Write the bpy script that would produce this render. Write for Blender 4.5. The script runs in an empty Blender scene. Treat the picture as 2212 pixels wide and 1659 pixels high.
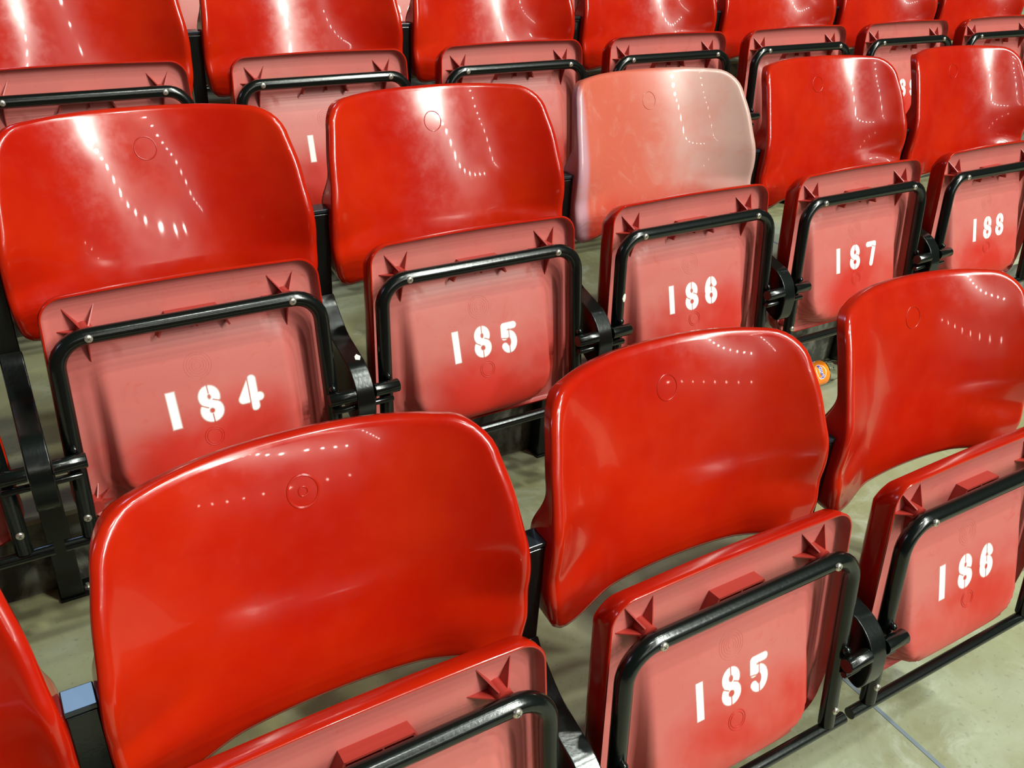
import bpy, bmesh, math, random
from mathutils import Vector, Matrix

# ------------------------------------------------------------------ camera, world, lights
sc = bpy.context.scene
COL = sc.collection
sc.view_settings.view_transform = 'Standard'
sc.view_settings.look = 'None'
sc.view_settings.gamma = 1.0
sc.view_settings.exposure = -0.62

cam_d = bpy.data.cameras.new('camera')
cam = bpy.data.objects.new('camera', cam_d)
COL.objects.link(cam)
cam_d.sensor_fit = 'HORIZONTAL'
cam_d.sensor_width = 36.0
cam_d.lens = 1947.31 / 2212.0 * 36.0
cam_d.clip_start = 0.02
cam_d.clip_end = 400
RR = ((0.85886776, 0.22051, -0.46230024),
      (-0.50925844, 0.46418687, -0.72469745),
      (0.05479067, 0.85784957, 0.51097171))
M = Matrix(RR).to_4x4()
M.translation = Vector((-0.73832566, -1.26147858, 0.63114969))
cam.matrix_world = M
sc.camera = cam

world = bpy.data.worlds.new('world')
sc.world = world
world.use_nodes = True
bg = world.node_tree.nodes['Background']
bg.inputs[0].default_value = (0.66, 0.60, 0.46, 1)
bg.inputs[1].default_value = 0.085


def disk_light(loc, target, size, power, color, spread=math.pi, size_y=None):
    ld = bpy.data.lights.new('lamp', 'AREA')
    ld.shape = 'DISK' if size_y is None else 'RECTANGLE'
    ld.size = size
    if size_y:
        ld.size_y = size_y
    ld.energy = power
    ld.color = color
    ld.spread = spread
    o = bpy.data.objects.new('lamp', ld)
    COL.objects.link(o)
    o.location = loc
    dv = Vector(target) - Vector(loc)
    o.rotation_euler = dv.to_track_quat('-Z', 'Y').to_euler()
    return o


# the hall's high lamps: a row that runs away in front of the stand and bends round the far end
CZ = 0.63
LAMPS = [(6.0, -9.5), (7.3, -12.2), (8.6, -15.2), (9.6, -18.4), (10.4, -21.6), (11.0, -24.8), (11.4, -28.0),
         (11.6, -31.2), (11.6, -34.4), (11.2, -37.6), (10.2, -40.6), (8.6, -43.2), (6.5, -45.2), (4.2, -46.8), (1.8, -48.2)]
for k, (x, y) in enumerate(LAMPS):
    disk_light((x, y, 10.0 + CZ), (0, 0, 0), 0.62 if k < 5 else 0.46, (950, 1300, 1450, 1250, 700)[k] if k < 5 else 250, (0.95, 1.0, 0.90))
# the same rows carried on over the stand
for x, y, e in ((5.2, -6.6, 850), (4.6, -3.8, 850), (4.2, -1.0, 260), (1.6, -4.8, 420)):
    disk_light((x, y, 9.6 + CZ), (x * 0.3, y * 0.3, 0), 0.5, e, (0.93, 1.0, 0.90))
# a second row of smaller lamps, closer to the middle of the hall
THIN = [(2.0, -9.0), (1.9, -11.5), (1.8, -14.0), (1.6, -16.5), (1.4, -19.0), (1.1, -21.5), (0.7, -24.0), (0.2, -26.4), (-0.5, -28.8),
        (-1.2, -31.2), (-2.0, -33.6), (-2.8, -36.0), (-3.6, -38.4), (-4.4, -40.8), (-5.2, -43.2), (-6.0, -45.6)]
for x, y in THIN:
    disk_light((x, y, 10.0 + CZ), (0, 0, 0), 0.24, 46, (1.0, 0.96, 0.88))
# lamps low over the far stand
for k in range(8):
    disk_light((2.0 + 4.5 * k, -46, 3.2), (0, 0, 0), 0.45, 55, (1.0, 0.90, 0.76))
# pale lamps high above and behind the stand
disk_light((-1.0, 10.5, 11.5), (0, 0, 0), 2.2, 300, (0.42, 0.66, 1.0))
disk_light((-14, 2, 9), (0, 0, 0), 2.6, 230, (0.80, 0.70, 1.0))

# ------------------------------------------------------------------ numbers of the place
S = 0.5
ROWS = {'front': (-0.01193, -0.72644, -0.16811, 'front row'),
        'second': (0.0, 0.0, 0.0, 'second row'),
        'third': (-0.01204, 0.71117, 0.16262, 'third row'),
        'fourth': (-0.02408, 1.42234, 0.32524, 'fourth row')}
FLOOR = -0.567
TH = math.atan(0.0324 / 0.2808)
CT, ST = math.cos(TH), math.sin(TH)
random.seed(4)


def sstep(a, b, t):
    t = min(1.0, max(0.0, (t - a) / (b - a)))
    return t * t * (3 - 2 * t)


def lerp(a, b, t):
    return a + (b - a) * t


def interp(t, pts):
    if t <= pts[0][0]:
        return pts[0][1]
    for (a, va), (b, vb) in zip(pts, pts[1:]):
        if t <= b:
            return va + (vb - va) * (t - a) / (b - a)
    return pts[-1][1]


def cinterp(t, pts):
    """Catmull-Rom through the points (smooth)."""
    n = len(pts)
    if t <= pts[0][0]:
        s = (pts[1][1] - pts[0][1]) / (pts[1][0] - pts[0][0])
        return pts[0][1] + s * (t - pts[0][0])
    if t >= pts[-1][0]:
        s = (pts[-1][1] - pts[-2][1]) / (pts[-1][0] - pts[-2][0])
        return pts[-1][1] + s * (t - pts[-1][0])
    for i in range(n - 1):
        if t <= pts[i + 1][0]:
            break
    x0, y0 = pts[i]
    x1, y1 = pts[i + 1]
    h = x1 - x0
    sl = (y1 - y0) / h
    m0 = sl if i == 0 else (y1 - pts[i - 1][1]) / (x1 - pts[i - 1][0])
    m1 = sl if i == n - 2 else (pts[i + 2][1] - y0) / (pts[i + 2][0] - x0)
    u = (t - x0) / h
    return ((2 * u ** 3 - 3 * u ** 2 + 1) * y0 + (u ** 3 - 2 * u ** 2 + u) * h * m0 +
            (-2 * u ** 3 + 3 * u ** 2) * y1 + (u ** 3 - u ** 2) * h * m1)


# ------------------------------------------------------------------ materials
def new_mat(name):
    m = bpy.data.materials.new(name)
    m.use_nodes = True
    nt = m.node_tree
    return m, nt, nt.nodes['Principled BSDF']


def nd(nt, t, **kw):
    n = nt.nodes.new(t)
    for k, v in kw.items():
        setattr(n, k, v)
    return n


def math_n(nt, op, a, b=None, clamp=False):
    n = nd(nt, 'ShaderNodeMath', operation=op)
    n.use_clamp = clamp
    for i, v in enumerate((a, b)):
        if v is None:
            continue
        if isinstance(v, (int, float)):
            n.inputs[i].default_value = v
        else:
            nt.links.new(v, n.inputs[i])
    return n.outputs[0]


def mixc(nt, f, a, b):
    n = nd(nt, 'ShaderNodeMix', data_type='RGBA')
    for s, v in ((n.inputs[0], f), (n.inputs[6], a), (n.inputs[7], b)):
        if isinstance(v, (int, float)):
            s.default_value = v
        elif isinstance(v, tuple):
            s.default_value = v
        else:
            nt.links.new(v, s)
    return n.outputs[2]


def noise(nt, vec, scale, detail=4, rough=0.55, dist=0.0):
    n = nd(nt, 'ShaderNodeTexNoise')
    n.inputs['Scale'].default_value = scale
    n.inputs['Detail'].default_value = detail
    n.inputs['Roughness'].default_value = rough
    n.inputs['Distortion'].default_value = dist
    if vec is not None:
        nt.links.new(vec, n.inputs['Vector'])
    return n.outputs[0]


def ramp(nt, f, a, b):
    n = nd(nt, 'ShaderNodeMapRange', interpolation_type='SMOOTHSTEP')
    n.inputs[1].default_value = a
    n.inputs[2].default_value = b
    nt.links.new(f, n.inputs[0])
    return n.outputs[0]


def obj_vec(nt, vary=True):
    tc = nd(nt, 'ShaderNodeTexCoord')
    if not vary:
        return tc.outputs['Object'], None
    oi = nd(nt, 'ShaderNodeObjectInfo')
    sc_ = nd(nt, 'ShaderNodeVectorMath', operation='SCALE')
    cmb = nd(nt, 'ShaderNodeCombineXYZ')
    for i in range(3):
        nt.links.new(oi.outputs['Random'], cmb.inputs[i])
    nt.links.new(cmb.outputs[0], sc_.inputs[0])
    sc_.inputs['Scale'].default_value = 37.0
    ad = nd(nt, 'ShaderNodeVectorMath', operation='ADD')
    nt.links.new(tc.outputs['Object'], ad.inputs[0])
    nt.links.new(sc_.outputs[0], ad.inputs[1])
    return ad.outputs[0], tc.outputs['Object']


def bump(nt, bs, h, strength, dist=0.001):
    b = nd(nt, 'ShaderNodeBump')
    b.inputs['Strength'].default_value = strength
    b.inputs['Distance'].default_value = dist
    nt.links.new(h, b.inputs['Height'])
    nt.links.new(b.outputs[0], bs.inputs['Normal'])


# glossy red plastic
m_red, nt, bs = new_mat('red_plastic')
v, ob = obj_vec(nt)
n1 = noise(nt, v, 7, 3)
c = mixc(nt, ramp(nt, n1, 0.3, 0.75), (0.35, 0.006, 0.0008, 1), (0.41, 0.014, 0.0015, 1))
nt.links.new(c, bs.inputs['Base Color'])
n2 = noise(nt, v, 26, 6, 0.7)
r_ = math_n(nt, 'MULTIPLY_ADD', ramp(nt, n2, 0.35, 0.8), 0.12)
r_.node.inputs[2].default_value = 0.17
nt.links.new(r_, bs.inputs['Roughness'])
bs.inputs['Specular IOR Level'].default_value = 0.5
bs.inputs['Coat Weight'].default_value = 0.30
bs.inputs['Coat Roughness'].default_value = 0.035


# sun-bleached backrest plastic
m_fade, nt, bs = new_mat('bleached_red_plastic')
tc = nd(nt, 'ShaderNodeTexCoord')
v = tc.outputs['Object']
sep = nd(nt, 'ShaderNodeSeparateXYZ')
nt.links.new(v, sep.inputs[0])
nz = noise(nt, v, 9, 5, 0.6, 0.4)
xr = math_n(nt, 'MULTIPLY_ADD', nz, 0.22)
nt.links.new(sep.outputs[0], xr.node.inputs[2])
pale = ramp(nt, xr, 0.10, 0.30)
zz = math_n(nt, 'MULTIPLY_ADD', nz, 0.10)
nt.links.new(sep.outputs[2], zz.node.inputs[2])
low = ramp(nt, zz, -0.01, 0.10)
c = mixc(nt, pale, (0.45, 0.090, 0.055, 1), (0.44, 0.265, 0.23, 1))
c = mixc(nt, low, (0.50, 0.035, 0.018, 1), c)
xl = ramp(nt, sep.outputs[0], -0.212, -0.188)
c = mixc(nt, xl, (0.42, 0.22, 0.26, 1), c)  # purplish reflection on the left flange, painted into the colour
sn = noise(nt, v, 14, 6, 0.75, 1.5)
c = mixc(nt, math_n(nt, 'MULTIPLY', ramp(nt, sn, 0.50, 0.70), 0.5), c, (0.47, 0.17, 0.13, 1))
nt.links.new(c, bs.inputs['Base Color'])
bs.inputs['Roughness'].default_value = 0.34
bs.inputs['Coat Weight'].default_value = 0.15


def underside_mat(name, pink, red, redness):
    m, nt, bs = new_mat(name)
    v, ob = obj_vec(nt)
    sep = nd(nt, 'ShaderNodeSeparateXYZ')
    nt.links.new(ob, sep.inputs[0])
    nz = noise(nt, v, 6.5, 5, 0.6, 0.6)
    # distance to the middle of the lower bowl, where the colour has kept
    dx = math_n(nt, 'MULTIPLY', math_n(nt, 'ADD', sep.outputs[0], -0.02), 0.62)
    dz = math_n(nt, 'ADD', sep.outputs[2], 0.245)
    dd = math_n(nt, 'SQRT', math_n(nt, 'ADD', math_n(nt, 'MULTIPLY', dx, dx), math_n(nt, 'MULTIPLY', dz, dz)))
    w = math_n(nt, 'MULTIPLY_ADD', nz, -0.11)
    nt.links.new(dd, w.node.inputs[2])
    keep = ramp(nt, w, 0.085, -0.005)
    keep = math_n(nt, 'MULTIPLY', keep, redness)
    c = mixc(nt, keep, pink, red)
    st = noise(nt, v, 18, 6, 0.72, 2.0)
    c = mixc(nt, math_n(nt, 'MULTIPLY', ramp(nt, st, 0.56, 0.72), 0.35), c, (red[0] * 0.95, red[1] * 2.5, red[2] * 2.5, 1))
    du = noise(nt, v, 4, 4, 0.6, 0.3)
    c = mixc(nt, math_n(nt, 'MULTIPLY', ramp(nt, du, 0.45, 0.75), 0.35), c, (0.50, 0.19, 0.16, 1))
    sc1 = noise(nt, v, 60, 2, 0.5, 4.0)
    c = mixc(nt, math_n(nt, 'MULTIPLY', ramp(nt, sc1, 0.66, 0.74), 0.25), c, (0.30, 0.05, 0.05, 1))
    nt.links.new(c, bs.inputs['Base Color'])
    bs.inputs['Roughness'].default_value = 0.42
    bs.inputs['Specular IOR Level'].default_value = 0.35
    bump(nt, bs, noise(nt, v, 220, 2), 0.06, 0.0005)
    return m


m_under = underside_mat('faded_underside', (0.46, 0.112, 0.098, 1), (0.44, 0.015, 0.006, 1), 0.97)
m_rib, nt, bs = new_mat('faded_rib')
bs.inputs['Base Color'].default_value = (0.34, 0.028, 0.020, 1)
bs.inputs['Roughness'].default_value = 0.42

# black enamelled steel
m_blk, nt, bs = new_mat('black_enamel')
v, ob = obj_vec(nt)
bs.inputs['Base Color'].default_value = (0.003, 0.0045, 0.004, 1)
bs.inputs['Roughness'].default_value = 0.20
bs.inputs['Specular IOR Level'].default_value = 0.45
bs.inputs['Coat Weight'].default_value = 0.06
bs.inputs['Coat Roughness'].default_value = 0.16
bump(nt, bs, noise(nt, v, 190, 3), 0.22, 0.0006)

m_cap, nt, bs = new_mat('black_cap_plastic')
bs.inputs['Base Color'].default_value = (0.012, 0.016, 0.02, 1)
bs.inputs['Roughness'].default_value = 0.18

m_steel, nt, bs = new_mat('zinc_screw')
bs.inputs['Base Color'].default_value = (0.62, 0.60, 0.52, 1)
bs.inputs['Metallic'].default_value = 0.9
bs.inputs['Roughness'].default_value = 0.33

m_recess, nt, bs = new_mat('screw_recess')
bs.inputs['Base Color'].default_value = (0.05, 0.045, 0.04, 1)
bs.inputs['Roughness'].default_value = 0.6

# sprayed numbers: white where the stencil was open, thinning out at the edge
m_paint, nt, bs = new_mat('sprayed_white_paint')
at = nd(nt, 'ShaderNodeAttribute', attribute_name='cover')
tr = nd(nt, 'ShaderNodeBsdfTransparent')
mx = nd(nt, 'ShaderNodeMixShader')
out = nt.nodes['Material Output']
bs.inputs['Base Color'].default_value = (0.90, 0.90, 0.84, 1)
bs.inputs['Roughness'].default_value = 0.55
nt.links.new(at.outputs['Fac'], mx.inputs[0])
nt.links.new(tr.outputs[0], mx.inputs[1])
nt.links.new(bs.outputs[0], mx.inputs[2])
nt.links.new(mx.outputs[0], out.inputs[0])

m_chip, nt, bs = new_mat('bare_chip')
bs.inputs['Base Color'].default_value = (0.75, 0.74, 0.66, 1)
bs.inputs['Roughness'].default_value = 0.5

# concrete treads
m_conc, nt, bs = new_mat('worn_concrete')
tc = nd(nt, 'ShaderNodeTexCoord')
v = tc.outputs['Object']
a = noise(nt, v, 2.6, 6, 0.62, 0.4)
b_ = noise(nt, v, 11, 7, 0.7, 0.8)
c = mixc(nt, ramp(nt, a, 0.32, 0.7), (0.20, 0.19, 0.09, 1), (0.33, 0.35, 0.25, 1))
c = mixc(nt, math_n(nt, 'MULTIPLY', ramp(nt, b_, 0.5, 0.72), 0.55), c, (0.42, 0.44, 0.36, 1))
d_ = noise(nt, v, 5, 6, 0.66, 1.4)
c = mixc(nt, math_n(nt, 'MULTIPLY', ramp(nt, d_, 0.56, 0.74), 0.5), c, (0.16, 0.155, 0.10, 1))
bl = noise(nt, v, 1.7, 3, 0.5)
c = mixc(nt, math_n(nt, 'MULTIPLY', ramp(nt, bl, 0.5, 0.68), 0.4), c, (0.27, 0.31, 0.34, 1))
ye = noise(nt, v, 1.1, 3, 0.5, 0.3)
c = mixc(nt, math_n(nt, 'MULTIPLY', ramp(nt, ye, 0.42, 0.6), 0.55), c, (0.28, 0.26, 0.11, 1))
g = noise(nt, v, 90, 3, 0.6)
c = mixc(nt, math_n(nt, 'MULTIPLY', ramp(nt, g, 0.6, 0.7), 0.35), c, (0.13, 0.13, 0.10, 1))
nt.links.new(c, bs.inputs['Base Color'])
bs.inputs['Roughness'].default_value = 0.62
bump(nt, bs, b_, 0.25, 0.004)

m_dark, nt, bs = new_mat('shaded_riser')  # concrete riser with its shadow painted in as dark colour, broken by grey patches
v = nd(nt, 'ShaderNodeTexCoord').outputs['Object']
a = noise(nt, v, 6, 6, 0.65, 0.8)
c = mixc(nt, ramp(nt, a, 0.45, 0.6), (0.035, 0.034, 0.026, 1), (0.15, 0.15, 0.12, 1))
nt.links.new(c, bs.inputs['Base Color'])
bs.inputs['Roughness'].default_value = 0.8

m_joint, nt, bs = new_mat('joint_sealant')
bs.inputs['Base Color'].default_value = (0.15, 0.18, 0.21, 1)
bs.inputs['Roughness'].default_value = 0.7

m_pet, nt, bs = new_mat('clear_plastic')
bs.inputs['Base Color'].default_value = (0.93, 0.96, 0.95, 1)
bs.inputs['Roughness'].default_value = 0.04
bs.inputs['IOR'].default_value = 1.5
bs.inputs['Transmission Weight'].default_value = 1.0

m_label, nt, bs = new_mat('orange_label')
bs.inputs['Base Color'].default_value = (0.90, 0.22, 0.008, 1)
bs.inputs['Roughness'].default_value = 0.22
m_blue, nt, bs = new_mat('blue_print')
bs.inputs['Base Color'].default_value = (0.02, 0.04, 0.42, 1)
bs.inputs['Roughness'].default_value = 0.3
m_white, nt, bs = new_mat('white_print')
bs.inputs['Base Color'].default_value = (0.88, 0.88, 0.92, 1)
bs.inputs['Roughness'].default_value = 0.3
m_foil, nt, bs = new_mat('silver_foil')
bs.inputs['Base Color'].default_value = (0.8, 0.8, 0.76, 1)
bs.inputs['Metallic'].default_value = 1.0
bs.inputs['Roughness'].default_value = 0.15
m_cable, nt, bs = new_mat('black_rubber')
bs.inputs['Base Color'].default_value = (0.01, 0.01, 0.012, 1)
bs.inputs['Roughness'].default_value = 0.35


# ------------------------------------------------------------------ mesh helpers
def mesh(name, verts, faces, mats, smooth=True, midx=None, angle=None):
    me = bpy.data.meshes.new(name)
    me.from_pydata([tuple(v) for v in verts], [], faces)
    for m in (mats if isinstance(mats, (list, tuple)) else [mats]):
        me.materials.append(m)
    if midx:
        for p, i in zip(me.polygons, midx):
            p.material_index = i
    bm = bmesh.new()
    bm.from_mesh(me)
    bmesh.ops.recalc_face_normals(bm, faces=bm.faces)
    bm.to_mesh(me)
    bm.free()
    if smooth:
        me.polygons.foreach_set('use_smooth', [True] * len(me.polygons))
        if angle:
            me.set_sharp_from_angle(angle=math.radians(angle))
    me.update()
    return me


class MB:
    def __init__(self):
        self.v = []
        self.f = []
        self.m = []

    def add(self, vs, fs, mi=0):
        o = len(self.v)
        self.v += [Vector(p) for p in vs]
        self.f += [tuple(i + o for i in f) for f in fs]
        self.m += [mi] * len(fs)

    def tube(self, path, r, n=14, cap=True, mi=0):
        P = [Vector(p) for p in path]
        rs = r if isinstance(r, (list, tuple)) else [r] * len(P)
        vs, fs = [], []
        t0 = (P[1] - P[0]).normalized()
        up = Vector((0, 0, 1)) if abs(t0.z) < 0.9 else Vector((1, 0, 0))
        nx = t0.cross(up).normalized()
        for i, p in enumerate(P):
            if i == 0:
                t = t0
            elif i == len(P) - 1:
                t = (P[-1] - P[-2]).normalized()
            else:
                t = ((P[i + 1] - p).normalized() + (p - P[i - 1]).normalized()).normalized()
            nx = (nx - t * nx.dot(t)).normalized()
            ny = t.cross(nx)
            for k in range(n):
                a = 2 * math.pi * k / n
                vs.append(p + (nx * math.cos(a) + ny * math.sin(a)) * rs[i])
        for i in range(len(P) - 1):
            for k in range(n):
                k2 = (k + 1) % n
                fs.append((i * n + k, i * n + k2, (i + 1) * n + k2, (i + 1) * n + k))
        if cap:
            fs.append(tuple(range(n))[::-1])
            fs.append(tuple((len(P) - 1) * n + k for k in range(n)))
        self.add(vs, fs, mi)

    def prism(self, poly, a, b, axis='x', mi=0):
        n = len(poly)
        if axis == 'x':
            A = [(a, p[0], p[1]) for p in poly]
            B = [(b, p[0], p[1]) for p in poly]
        elif axis == 'y':
            A = [(p[0], a, p[1]) for p in poly]
            B = [(p[0], b, p[1]) for p in poly]
        else:
            A = [(p[0], p[1], a) for p in poly]
            B = [(p[0], p[1], b) for p in poly]
        fs = [tuple(range(n)), tuple(range(n, 2 * n))[::-1]]
        for i in range(n):
            j = (i + 1) % n
            fs.append((i, i + n, j + n, j))
        self.add(A + B, fs, mi)

    def box(self, x0, x1, y0, y1, z0, z1, mi=0):
        self.prism([(x0, y0), (x1, y0), (x1, y1), (x0, y1)], z0, z1, 'z', mi)

    def disc_lathe(self, c, ax, prof, n=20, mi=0):
        """prof: list of (radius, offset along ax)."""
        c = Vector(c)
        ax = Vector(ax).normalized()
        u = ax.cross(Vector((0, 0, 1)) if abs(ax.z) < 0.9 else Vector((1, 0, 0))).normalized()
        w = ax.cross(u)
        vs, fs = [], []
        for r, o in prof:
            for k in range(n):
                a = 2 * math.pi * k / n
                vs.append(c + ax * o + (u * math.cos(a) + w * math.sin(a)) * r)
        for i in range(len(prof) - 1):
            for k in range(n):
                k2 = (k + 1) % n
                fs.append((i * n + k, i * n + k2, (i + 1) * n + k2, (i + 1) * n + k))
        fs.append(tuple(range(n)))
        fs.append(tuple((len(prof) - 1) * n + k for k in range(n)))
        self.add(vs, fs, mi)

    def mesh(self, name, mats, smooth=True, angle=35):
        return mesh(name, self.v, self.f, mats, smooth, self.m, angle)


def link(name, me, parent=None, label=None, bevel=None, kind=None):
    o = bpy.data.objects.new(name, me)
    COL.objects.link(o)
    if parent:
        o.parent = parent
    if label:
        o['label'] = label
    if kind:
        o['kind'] = kind
    if bevel:
        md = o.modifiers.new('bevel', 'BEVEL')
        md.width = bevel
        md.segments = 3
        md.limit_method = 'ANGLE'
        md.angle_limit = math.radians(40)
        md.harden_normals = True
    return o


def empty(name, loc, label, cat, group=None):
    o = bpy.data.objects.new(name, None)
    COL.objects.link(o)
    o.empty_display_size = 0.05
    o.location = loc
    o['label'] = label
    o['category'] = cat
    if group:
        o['group'] = group
    return o


# ------------------------------------------------------------------ setting: the stepped concrete stand
def build_stand():
    """one continuous stepped slab, running up away from the camera, with sealed joints"""
    rs = 0.170
    X0, X1 = -3.4, 7.4
    fy, fz = ROWS['front'][1], FLOOR + ROWS['front'][2]
    treads = []                                     # (front edge y, height)
    for q in range(3, 0, -1):
        treads.append((fy - 0.62 - 0.72 * q, FLOOR + ROWS['front'][2] * (q + 1)))
    treads += [(fy - 0.62, fz), (fy + rs, FLOOR), (rs, FLOOR + ROWS['third'][2]),
               (ROWS['third'][1] + rs, FLOOR + ROWS['fourth'][2]), (ROWS['fourth'][1] + rs, FLOOR + ROWS['fourth'][2] + 0.1626)]
    ylast = treads[-1][0] + 3.0
    fin = [(treads[0][0], treads[0][1] - 0.4)]
    for k, (y, z) in enumerate(treads):
        fin += [(y, z - 0.010), (y + 0.003, z - 0.003), (y + 0.010, z)]
        if k + 1 < len(treads):
            fin.append((treads[k + 1][0], z))
    fin += [(ylast, treads[-1][1]), (ylast, treads[0][1] - 0.4)]
    mb = MB()
    mb.prism(fin, X0, X1, 'x')
    me = mb.mesh('floor', [m_conc, m_dark], smooth=False)
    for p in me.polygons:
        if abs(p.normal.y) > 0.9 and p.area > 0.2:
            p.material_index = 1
    link('floor', me, kind='structure')
    n = 1
    for (y0, z), (y1, _), xs in zip(treads[3:7], treads[4:8], ((-2.49, 0.513, 3.51), (-2.2, 3.9), (1.41, 4.41), (0.7, 3.7))):
        for xj in xs:
            mb = MB()
            mb.prism([(xj - 0.0045, y0 + 0.014), (xj + 0.0045, y0 + 0.014), (xj + 0.0045, y1 - 0.002), (xj - 0.0045, y1 - 0.002)], z - 0.004, z + 0.0008, 'z')
            link('trim_%d' % n, mb.mesh('trim', m_joint, smooth=False), kind='structure')
            n += 1


build_stand()

# ------------------------------------------------------------------ backrest
YC = [(-0.09, 0.1370), (-0.06, 0.1457), (0.0, 0.1636), (0.06, 0.1818), (0.12, 0.2003), (0.18, 0.2199), (0.21, 0.2310), (0.24, 0.2441), (0.27, 0.2600)]
WZ = [(-0.09, 0.2069), (-0.05, 0.2214), (0.0, 0.2309), (0.05, 0.2323), (0.09, 0.2301), (0.13, 0.2253), (0.17, 0.2207), (0.21, 0.2119), (0.26, 0.2019)]
ER = 0.011


def back_y(x, z):
    e = abs(x) / 0.20
    amp = lerp(0.0244, 0.0596, sstep(-0.05, 0.12, z))
    y = cinterp(z, YC) - amp * e ** 2.3
    # lower corners flare forward
    y -= 0.011 * sstep(0.10, 0.19, abs(x)) * sstep(0.042, -0.008, z)
    return y


def back_nrm(x, z):
    e = 1e-4
    dx = (back_y(x + e, z) - back_y(x - e, z)) / (2 * e)
    dz = (back_y(x, z + e) - back_y(x, z - e)) / (2 * e)
    return Vector((-dx, 1, -dz)).normalized()   # points to the rear


def z_top(x):
    return 0.2569 - ER - 0.0062 * (abs(x) / 0.2) ** 7.9


def z_bot(x):
    return -0.0437 + ER - 0.0055 * (abs(x) / 0.2) ** 1.9


def build_back():
    NS, NT = 56, 56
    rc_t, rc_b = 0.036, 0.014
    vs, fs = [], []
    grid = []
    zT, zB = z_top(0.17), z_bot(0.18)
    for j in range(NT + 1):
        t = j / NT
        # side curve point at this parameter: straight side, arcs at both ends
        if t > 0.88:
            a = (t - 0.88) / 0.12 * math.pi / 2
            zc = zT - rc_t
            xs = cinterp(zc, WZ) - ER - rc_t * (1 - math.cos(a)) - 0.003 * math.sin(a)
            zs = zc + rc_t * math.sin(a)
            zs = min(zs, 1)
        elif t < 0.06:
            a = (0.06 - t) / 0.06 * math.pi / 2
            zc = zB + rc_b
            xs = cinterp(zc, WZ) - ER - rc_b * (1 - math.cos(a))
            zs = zc - rc_b * math.sin(a)
        else:
            zz0, zz1 = zB + rc_b, zT - rc_t
            zs = lerp(zz0, zz1, (t - 0.06) / 0.82)
            xs = cinterp(zs, WZ) - ER
        row = []
        for i in range(NS + 1):
            s = -1 + 2 * i / NS
            s = math.copysign(abs(s) ** 0.9, s)
            x = xs * s
            # vertical position: blend so t=1 follows the top curve and t=0 the bottom curve
            kt = (zs - (zB)) / (zT - zB)
            zt = z_top(x) if abs(s) < 1 else zs
            zlo = z_bot(x)
            zrow = lerp(zlo, z_top(x), kt)
            w = abs(s) ** 6
            z = lerp(zrow, zs, w)
            row.append((x, z))
        grid.append(row)
    idx = {}
    for j in range(NT + 1):
        for i in range(NS + 1):
            x, z = grid[j][i]
            idx[(j, i)] = len(vs)
            vs.append(Vector((x, back_y(x, z), z)))
    for j in range(NT):
        for i in range(NS):
            fs.append((idx[j, i], idx[j, i + 1], idx[j + 1, i + 1], idx[j + 1, i]))
    loop = [(0, i) for i in range(NS)] + [(j, NS) for j in range(NT)] + [(NT, i) for i in range(NS, 0, -1)] + [(j, 0) for j in range(NT, 0, -1)]
    L = [idx[k] for k in loop]
    n = len(L)
    base = [vs[i].copy() for i in L]
    rings = [L]
    outs, nrms = [], []
    for k in range(n):
        p = base[k]
        t = (base[(k + 2) % n] - base[(k - 2) % n]).normalized()
        N = back_nrm(p.x, p.z)
        o = t.cross(N).normalized()
        if o.dot(p - Vector((0, p.y, 0.1))) < 0:
            o = -o
        outs.append(o)
        nrms.append(N)
    prof = []
    for q in (18, 36, 54, 72, 90):
        a = math.radians(q)
        prof.append(('r', ER * math.sin(a), ER * (1 - math.cos(a))))
    for f in (0.12, 0.25, 0.4, 0.55, 0.7, 0.85, 1.0):
        prof.append(('f', f, 0))
    for kind, a, b in prof:
        ring = []
        for k in range(n):
            p = base[k]
            o, N = outs[k], nrms[k]
            side = sstep(0.15, 0.20, abs(p.x))
            if kind == 'r':
                q = p + o * a + N * b
            else:
                dside = 0.016 + 0.034 * sstep(0.150, 0.085, p.z)
                dtop = 0.010
                dbot = 0.012
                dd = lerp(dtop if p.z > 0.1 else dbot, dside, side)
                rear = lerp(1.0, 0.0, side)
                dirn = (N * rear + Vector((0, 1, 0)) * (1 - rear)).normalized()
                q = p + o * (ER - 0.003 * a * side) + N * ER + dirn * dd * a
                # the lower flange swells out round the mounting
                q = q + o * 0.0025 * side * sstep(0.14, 0.095, p.z) * sstep(0.03, 0.08, p.z) * math.sin(a * math.pi * 0.5)
            ring.append(len(vs))
            vs.append(q)
        rings.append(ring)
    for r0, r1 in zip(rings, rings[1:]):
        for k in range(n):
            k2 = (k + 1) % n
            fs.append((r0[k], r0[k2], r1[k2], r1[k]))
    return mesh('backrest', vs, fs, m_red)


def ring_mark(surf, nrm, cx, cz, radii, name, mat, wr=0.0007, lift=0.0):
    """thin moulded rings lying on a surface given as point(x, z) and normal(x, z)"""
    mb = MB()
    for r in radii:
        n = 40
        vs, fs = [], []
        for k in range(n):
            a = 2 * math.pi * k / n
            for q in range(6):
                b = 2 * math.pi * q / 6
                rr = r + wr * math.cos(b)
                x, z = cx + rr * math.cos(a), cz + rr * math.sin(a)
                vs.append(surf(x, z) + nrm(x, z) * (wr * 0.8 * math.sin(b) + lift))
        for k in range(n):
            k2 = (k + 1) % n
            for q in range(6):
                q2 = (q + 1) % 6
                fs.append((k * 6 + q, k2 * 6 + q, k2 * 6 + q2, k * 6 + q2))
        mb.add(vs, fs)
    return mb.mesh(name, mat, angle=80)


def bsurf(x, z):
    return Vector((x, back_y(x, z), z))


# ------------------------------------------------------------------ folded seat pan (x, n, h) frame tilted by TH
def T(x, n, h):
    return Vector((x, n * CT + h * ST, h * CT - n * ST))


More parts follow.
